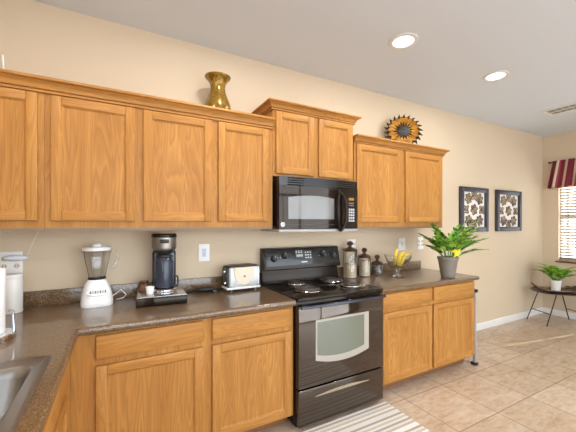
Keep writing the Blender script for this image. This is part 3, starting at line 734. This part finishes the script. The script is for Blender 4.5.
banana((bx-.006, by-.030, Z+.196), (.1, -1.0, .1), 'middle banana of the bunch in the glass bowl')
banana((bx+.044, by-.030, Z+.186), (.0, -.85, -.15), 'lowest banana, at the right of the bunch in the glass bowl')
MB_ = MB().ball((0, 0, 0), .030, 0, 1.1, 1, 1)
tag(MB_.build('lime', LIME, None, (bx+.070, by+.01, Z+.172)), 'green lime behind the bananas in the glass bowl', 'lime')

# potted zz plant
t = thing('potted_plant', 'large green leafy plant in a grey pot at the right end of the worktop', 'plant', (2.885, -.545, Z))
MB().lathe([(0, 0), (.058, 0), (.062, .004), (.066, .02), (.090, .175), (.097, .178), (.097, .205), (.091, .205), (.088, .175), (0, .172)], seg=36).build('pot', POT, t)
MB().lathe([(0, .173), (.087, .176), (0, .19)], seg=24).build('soil', SOIL, t)
def frond(parent, az, tilt, L, nl, lw, ll, mats, name='frond', bend=.9, base=(0, 0, .18), droop=.2, rad=.006, seed=0, q0=.28):
    rr = random.Random(seed); mb = MB(); p = Vector(base); pts = [p.copy()]; k = 12; el = tilt
    for i in range(k):
        el -= bend/k*(i/k+.3)
        p = p+Vector((math.cos(az)*math.cos(el), math.sin(az)*math.cos(el), math.sin(el)))*(L/k); pts.append(p.copy())
    mb.tube(pts, rad, 6, 1, radii=[rad*(1-.75*i/k) for i in range(k+1)])
    for i in range(nl):
        q = q0+(1-q0)*i/(nl-1); f = q*k; j = min(k-1, int(f)); c = pts[j].lerp(pts[j+1], f-j); d = (pts[j+1]-pts[j]).normalized()
        sd = d.cross(Vector((0, 0, 1)))
        if sd.length < .05: sd = Vector((-math.sin(az), math.cos(az), 0))
        sd.normalize(); up = sd.cross(d).normalized()
        s_ = math.sin(PI*(.25+.6*q))
        for sg in (-1, 1):
            dd = d*.62+sd*sg*.8+up*.22+Vector((rr.uniform(-.12, .12), rr.uniform(-.12, .12), rr.uniform(-.1, .12)))
            mb.leaf(c, dd, up, ll*s_*rr.uniform(.85, 1.12), lw*s_, 0, droop, .1)
    mb.leaf(pts[-1], pts[-1]-pts[-2], (0, 0, 1), ll*.7, lw*.7, 0, .1)
    return mb.build(name, mats, parent, ang=70)
spec = [(2.75, 1.0, .36), (-2.9, 1.15, .38), (2.95, .78, .28), (-2.5, .9, .33), (-2.0, 1.35, .38), (-.9, 1.42, .44), (-.5, 1.2, .46), (-.3, 1.0, .46),
        (-.55, .78, .40), (-.72, .55, .32), (-.4, .92, .36), (-1.6, 1.0, .30), (3.1, 1.3, .40)]
for i, (az, ti, L) in enumerate(spec):
    frond(t, az, ti, L*.92, 6, .060, .092, [GREEN, STEM], bend=.62, base=(.03*math.cos(az), .03*math.sin(az), .178), seed=i, q0=.40)
mb = MB().tube([(-.01, -.055, .18), (-.015, -.085, .23), (-.02, -.095, .27)], .007, 6)
for a in range(6): mb.leaf((-.02, -.095, .27), (math.cos(a*1.05), -.35, math.sin(a*1.05)), (0, -1, 0), .070, .055, 0, .3)
tag(mb.build('yellow_leaves', YELLOW, t), 'bright yellow leaves on a yellow stalk', None)

# retracted gate housing at the end of the cabinets
t = thing('gate_housing', 'pale grey upright strip fixed to the right end of the base cabinets', 'gate')
MB().box(3.202, 3.222, -.630, -.600, .03, .745, 0, .004).build('housing', GATE, t)
MB().box(3.2015, 3.240, -.637, -.58, .746, .775, 0, .003).build('bracket', BLKM, t)
MB().box(3.2015, 3.245, -.637, -.58, 0, .0295, 0, .004).box(3.24, 3.275, -.61, -.595, .004, .018, 0, .003).box(3.236, 3.25, -.61, -.595, .0, .06, 0, .002).build('foot_bracket', BLKM, t)

# ------------------------------------------------------------------ vase and sunflower on the cabinets
t = MB().lathe([(0, 0), (.088, 0), (.097, .006), (.102, .05), (.095, .095), (.074, .145), (.058, .190), (.055, .225), (.061, .258), (.080, .284), (.095, .297), (.097, .304), (.091, .304), (.070, .281), (.052, .250), (.048, .20), (0, .16)], seg=40)
tag(t.build('vase', VASE, None, (.672, -.165, 2.2623), (0, 0, 0)), 'mottled gold flared vase standing on top of the left wall cabinets', 'vase')
t = thing('sunflower_plaque', 'metal sunflower with dark flame-like rim, leaning on top of the right wall cabinet', 'decoration', (2.665, -.185, 2.2525+.178), 0)
t.rotation_euler = (math.radians(-13), math.radians(4), math.radians(-36)); t.scale = (1.07, 1.07, 1.07)
mb = MB(); nf = 22
mb.prism([(.142*math.cos(2*PI*i/40), .142*math.sin(2*PI*i/40)) for i in range(40)], -.004, .006, 'y')
for i in range(nf):
    a = 2*PI*i/nf; M_ = Matrix.Rotation(-a, 4, 'Y')
    mb.prism([(-.020, .128), (.020, .128), (.019, .150), (.010, .166), (.015, .188), (-.002, .174), (-.012, .158), (-.020, .150)], -.003, .005, 'y', M=M_)
mb.build('flame_rim', DKMET, t)
mb = MB()
for i in range(18):
    a = 2*PI*i/18; mb.leaf((.056*math.cos(a), -.008-.004*(i % 2), .058*math.sin(a)), (math.cos(a), -.02, math.sin(a)), (0, -1, 0), .098, .046, 0, .04, .10, 6, 1.7)
mb.build('petals', PETAL, t)
mb = MB().lathe([(0, .026), (.03, .024), (.055, .014), (.064, 0), (0, -.002)], M=Matrix.Translation((0, -.008, 0)) @ Matrix.Rotation(PI/2, 4, 'X'), seg=32)
mb.build('seed_center', SEED, t)

# ------------------------------------------------------------------ framed ornaments
def framed(x0, x1, z0, z1, label):
    t = thing('picture_frame', label, 'wall decor', ((x0+x1)/2, -.001, (z0+z1)/2)); a, h = (x1-x0)/2, (z1-z0)/2; w_ = .062
    mb = MB(); 
    mb.box(-a, -a+w_, -.042, 0, -h, h, 0, .006).box(a-w_, a, -.042, 0, -h, h, 0, .006).box(-a+w_, a-w_, -.042, 0, -h, -h+w_, 0, .006).box(-a+w_, a-w_, -.042, 0, h-w_, h, 0, .006)
    mb.build('frame', FRAME, t)
    MB().box(-a+w_-.002, a-w_+.002, -.010, -.002, -h+w_-.002, h-w_+.002).build('backing', MATB, t)
    A, B = a-w_, h-w_
    def loop(mb, cx, cz, r1, r2, ang, rr=.006):
        pts = []
        for i in range(20):
            q = 2*PI*i/20; px = r1*(1+math.cos(q)); pz = r2*math.sin(q)*(1-.35*math.cos(q)); pts.append((cx+px*math.cos(ang)-pz*math.sin(ang), -.018, cz+px*math.sin(ang)+pz*math.cos(ang)))
        mb.tube(pts, rr, 5, closed=True)
    for cx, cz in ((-A*.5, B*.62), (A*.5, B*.62), (-A*.5, -B*.62), (A*.5, -B*.62), (0, 0)):
        mb = MB()
        for i in range(6): loop(mb, cx, cz, .036, .022, i*PI/3+.3, .0085)
        mb.ball((cx, -.018, cz), .022, 0, 1, .5, 1, 10).build('scroll_ornament', ORN, t)
    for cx, cz in ((-A*.72, 0), (A*.72, 0), (0, B*.78), (0, -B*.78)):
        mb = MB()
        for i in range(4): loop(mb, cx, cz, .033, .020, i*PI/2+.78, .008)
        mb.build('scroll_ornament', ORN, t)
framed(3.893, 4.509, 1.342, 1.935, 'slate framed scroll ornament partly behind the potted plant, left one of the pair')
framed(4.718, 5.377, 1.342, 1.935, 'slate framed scroll ornament nearer the room corner, right one of the pair')

# ------------------------------------------------------------------ ceiling
def downlight(x, y, label=None, lamp=True):
    t = thing('recessed_light', label, 'ceiling light', (x, y, H), 0, 'round recessed ceiling lights')
    MB().lathe([(.078, -.001), (.105, -.001), (.108, -.004), (.106, -.008), (.086, -.012), (.078, -.010), (.078, -.001)], seg=40).build('trim_ring', TRIM, t)
    MB().lathe([(0, -.002), (.0775, -.002), (.0775, -.006), (.05, -.010), (0, -.012)], seg=36).build('lens', LAMP, t)
    L = bpy.data.lights.new('bulb', 'AREA'); L.shape = 'DISK'; L.size = .14; L.energy = LAMP_W; L.color = (1, .975, .95)
    o = bpy.data.objects.new('bulb', L); C.objects.link(o); o.parent = t; o.location = (0, 0, -.016)
downlight(1.950, -.815, 'round recessed ceiling light nearest the camera, above the range')
downlight(3.188, -.833, 'second round recessed ceiling light, farther along toward the vent')
for lx, ly in ((-.38, -1.25), (.71, -.82), (.71, -2.5), (1.95, -2.5), (3.19, -2.5)): downlight(lx, ly, 'round recessed ceiling light added out of view to brighten the kitchen')  # unseen lights added to lift the left wall, sink side and room
t = thing('air_vent', 'white louvred air vent in the ceiling near the right wall', 'vent', (4.705, -1.20, H))
mb = MB(); W_, D_ = .285, .64
mb.box(0, W_, 0, .035, -.010, -.0005, 0, .002).box(0, W_, D_-.035, D_, -.010, -.0005, 0, .002).box(0, .035, .035, D_-.035, -.010, -.0005, 0, .002).box(W_-.035, W_, .035, D_-.035, -.010, -.0005, 0, .002)
mb.build('vent_frame', TRIM, t)
MB().box(.03, W_-.03, .03, D_-.03, -.002, -.0008).build('backing', mat('vent_dark', (.30, .28, .25), .8), t)
mb = MB()
for i in range(9): mb.box(.04, W_-.04, -.010, .010, -.0015, .0, 0, M=Matrix.Translation((0, .06+i*.065, -.006)) @ Matrix.Rotation(.5, 4, 'X'))
mb.box(W_/2-.008, W_/2+.008, .035, D_-.035, -.010, -.004)
mb.build('louvers', TRIM, t)

# ------------------------------------------------------------------ window dressing
def blind(y0, y1, label):
    t = thing('window_blind', label, 'blind', (XR+.015, (y0+y1)/2, WZ1), 0, 'cream slatted blinds in the right window'); a = (y1-y0)/2
    MB().box(-.025, .03, -a, a, -.04, -.001, 0, .003).build('headrail', SLAT, t)
    mb = MB(); n_ = 33; top, bot = -.065, -(WZ1-WZ0)+.045
    for i in range(n_):
        z = top+(bot-top)*i/(n_-1)
        mb.box(-.025, .025, -a, a, -.0014, .0014, 0, M=Matrix.Translation((0, 0, z)) @ Matrix.Rotation(math.radians(33), 4, 'Y'))
    mb.build('slats', SLAT, t)
    MB().box(-.022, .022, -a, a, bot-.036, bot-.018, 0, .003).build('bottom_rail', SLAT, t)
    mb = MB()
    for y in (-a*.7, a*.7): mb.box(-.0275, -.0265, y-.006, y+.006, bot-.02, -.04).box(.0265, .0275, y-.006, y+.006, bot-.02, -.04)
    mb.build('ladder_tape', SLAT, t)
ym = (WY0+WY1)/2
blind(ym+.010, WY1-.021, 'cream slatted blind filling the half of the right window nearest the corner')
blind(WY0+.03, ym-.010, 'cream slatted blind filling the half of the right window away from the corner')
t = thing('valance', 'red and cream striped valance hanging from a rod above the right window', 'curtain', (XR-.06, 0, 0))
MB().tube([(0, -.13, 2.42), (0, -1.70, 2.42)], .009, 10).lathe([(0, 0), (.016, .004), (.018, .018), (.008, .03), (0, .032)], M=Matrix.Translation((0, -.131, 2.42)) @ Matrix.Rotation(-PI/2, 4, 'X')).box(-.004, .059, -.16, -.15, 2.413, 2.427).box(-.004, .059, -1.66, -1.65, 2.413, 2.427).build('rod', IRON, t)
mb = MB(); NY, NZ = 160, 10; g = []
for j in range(NZ+1):
    v = j/NZ; row = []
    for i in range(NY+1):
        u = i/NY; yt = -.165-1.46*u; yb = -.10-1.60*u; y = yt+(yb-yt)*v; z = 2.438-.42*v-.012*math.sin(u*95)*v
        row.append(mb.bm.verts.new((-.012-.018*v+(.011+.016*v)*math.sin(u*78+.6*math.sin(u*31)), y, z)))
    g.append(row)
pat = [0, 0, 0, 1, 1, 2, 0, 0, 2, 1, 1, 0]
for j in range(NZ):
    for i in range(NY):
        f = mb.bm.faces.new((g[j][i], g[j][i+1], g[j+1][i+1], g[j+1][i])); f.material_index = {0: 0, 1: 2, 2: 1}[pat[(i//2) % 12]]
vo = mb.build('cloth', [RED, PINK, CRM], t, ang=80)
sm = vo.modifiers.new('thick', 'SOLIDIFY'); sm.thickness = .003

# ------------------------------------------------------------------ side table with tray and fern
F1, F2, F3, F4 = (5.480, -.060), (5.325, -.375), (6.010, -.375), (5.855, -.690)
cx, cy = 5.69, -.375; ta = math.atan2(-.31, .48)
t = thing('side_table', 'dark oval side table on thin splayed metal legs, in the room corner', 'table', (cx, cy, 0), ta)
def loc(p): v = Matrix.Rotation(-ta, 3, 'Z') @ Vector((p[0]-cx, p[1]-cy, 0)); return (v.x, v.y)
ZT = .452
MB().lathe([(0, -.018), (.20, -.016), (.33, -.006), (.37, .008), (.385, .024), (.375, .024), (.33, .008), (.2, -.002), (0, -.004)], (0, 0, ZT), 48, sx=.95, sy=.72).build('table_top', TABLET, t)
tops = []
for p in (F1, F2, F3, F4):
    q = loc(p); tp_ = (q[0]*.55, q[1]*.92, ZT-.012); tops.append((q, tp_))
    MB().tube([(q[0], q[1], 0), tp_], .0075, 8).build('leg', IRON, t)
def at(i, s): q, p = tops[i]; return (q[0]+(p[0]-q[0])*s, q[1]+(p[1]-q[1])*s, p[2]*s)
for i, j in ((0, 1), (2, 3)): MB().tube([at(i, .38), at(j, .38)], .006, 8).build('crossbar', IRON, t)
# leaf tray
ZR = ZT+.0
t = thing('leaf_tray', 'long leaf-shaped wooden tray with upturned tip, on the side table', 'tray', (cx-.02, cy, ZR), ta-.06)
mb = MB(); NU, NV = 24, 8; g = []
for i in range(NU+1):
    u = i/NU*2-1; hw = .17*(1-u*u)**.75+.002; row = []
    for j in range(NV+1):
        v = j/NV*2-1; row.append(mb.bm.verts.new((.37*u, hw*v, .006+.13*u*u*u*u+.03*v*v*(1-u*u))))
    g.append(row)
for i in range(NU):
    for j in range(NV): mb.bm.faces.new((g[i][j], g[i+1][j], g[i+1][j+1], g[i][j+1]))
o = mb.build('dish', TRAY, t); s_ = o.modifiers.new('thick', 'SOLIDIFY'); s_.thickness = .008; s_.offset = 1
mb = MB(); rg = random.Random(3)
for i in range(14):
    a = rg.uniform(0, 6.28); c_ = Vector((.17+rg.uniform(-.05, .05), -.03+rg.uniform(-.05, .05), .050)); r = rg.uniform(.02, .045)
    mb.tube([c_+Vector((r*math.cos(q*PI/6)*math.cos(a), r*math.cos(q*PI/6)*math.sin(a), r*math.sin(q*PI/6)*.6)) for q in range(12)], .004, 5, closed=True)
tag(mb.build('twig_ball', mat('twig_brown', (.10, .055, .03), .6), None, (cx-.02, cy, ZR+.018), (0, 0, ta-.06)), 'tangled dark twig ornament lying on the leaf tray beside the fern pot', 'ornament')
fx, fy, fz = cx-.05, cy+.02, ZR+.024
t = thing('potted_fern', 'small green fern in a white pot, standing on the leaf tray', 'plant', (fx, fy, fz))
MB().lathe([(0, 0), (.05, 0), (.055, .004), (.068, .13), (.071, .135), (.071, .15), (.067, .15), (.064, .125), (0, .123)], seg=32).build('pot', CERW, t)
MB().lathe([(0, .124), (.063, .125), (0, .135)], seg=20).build('soil', SOIL, t)
for i in range(30):
    a = i*2.399; ti = .85+.65*((i*7) % 10)/10
    frond(t, a, ti, .25+.10*((i*3) % 7)/7, 9, .034, .066, [FERN, STEM], bend=1.35, base=(.02*math.cos(a), .02*math.sin(a), .125), rad=.003, seed=50+i)

# ------------------------------------------------------------------ rug
mb = MB().box(-.64, .64, -.45, .45, 0, .009, 0, .003)
tag(mb.build('rug', RUG, None, (1.265, -1.125, .0005)), 'cream and tan striped woven rug on the tile floor in front of the range', 'rug')
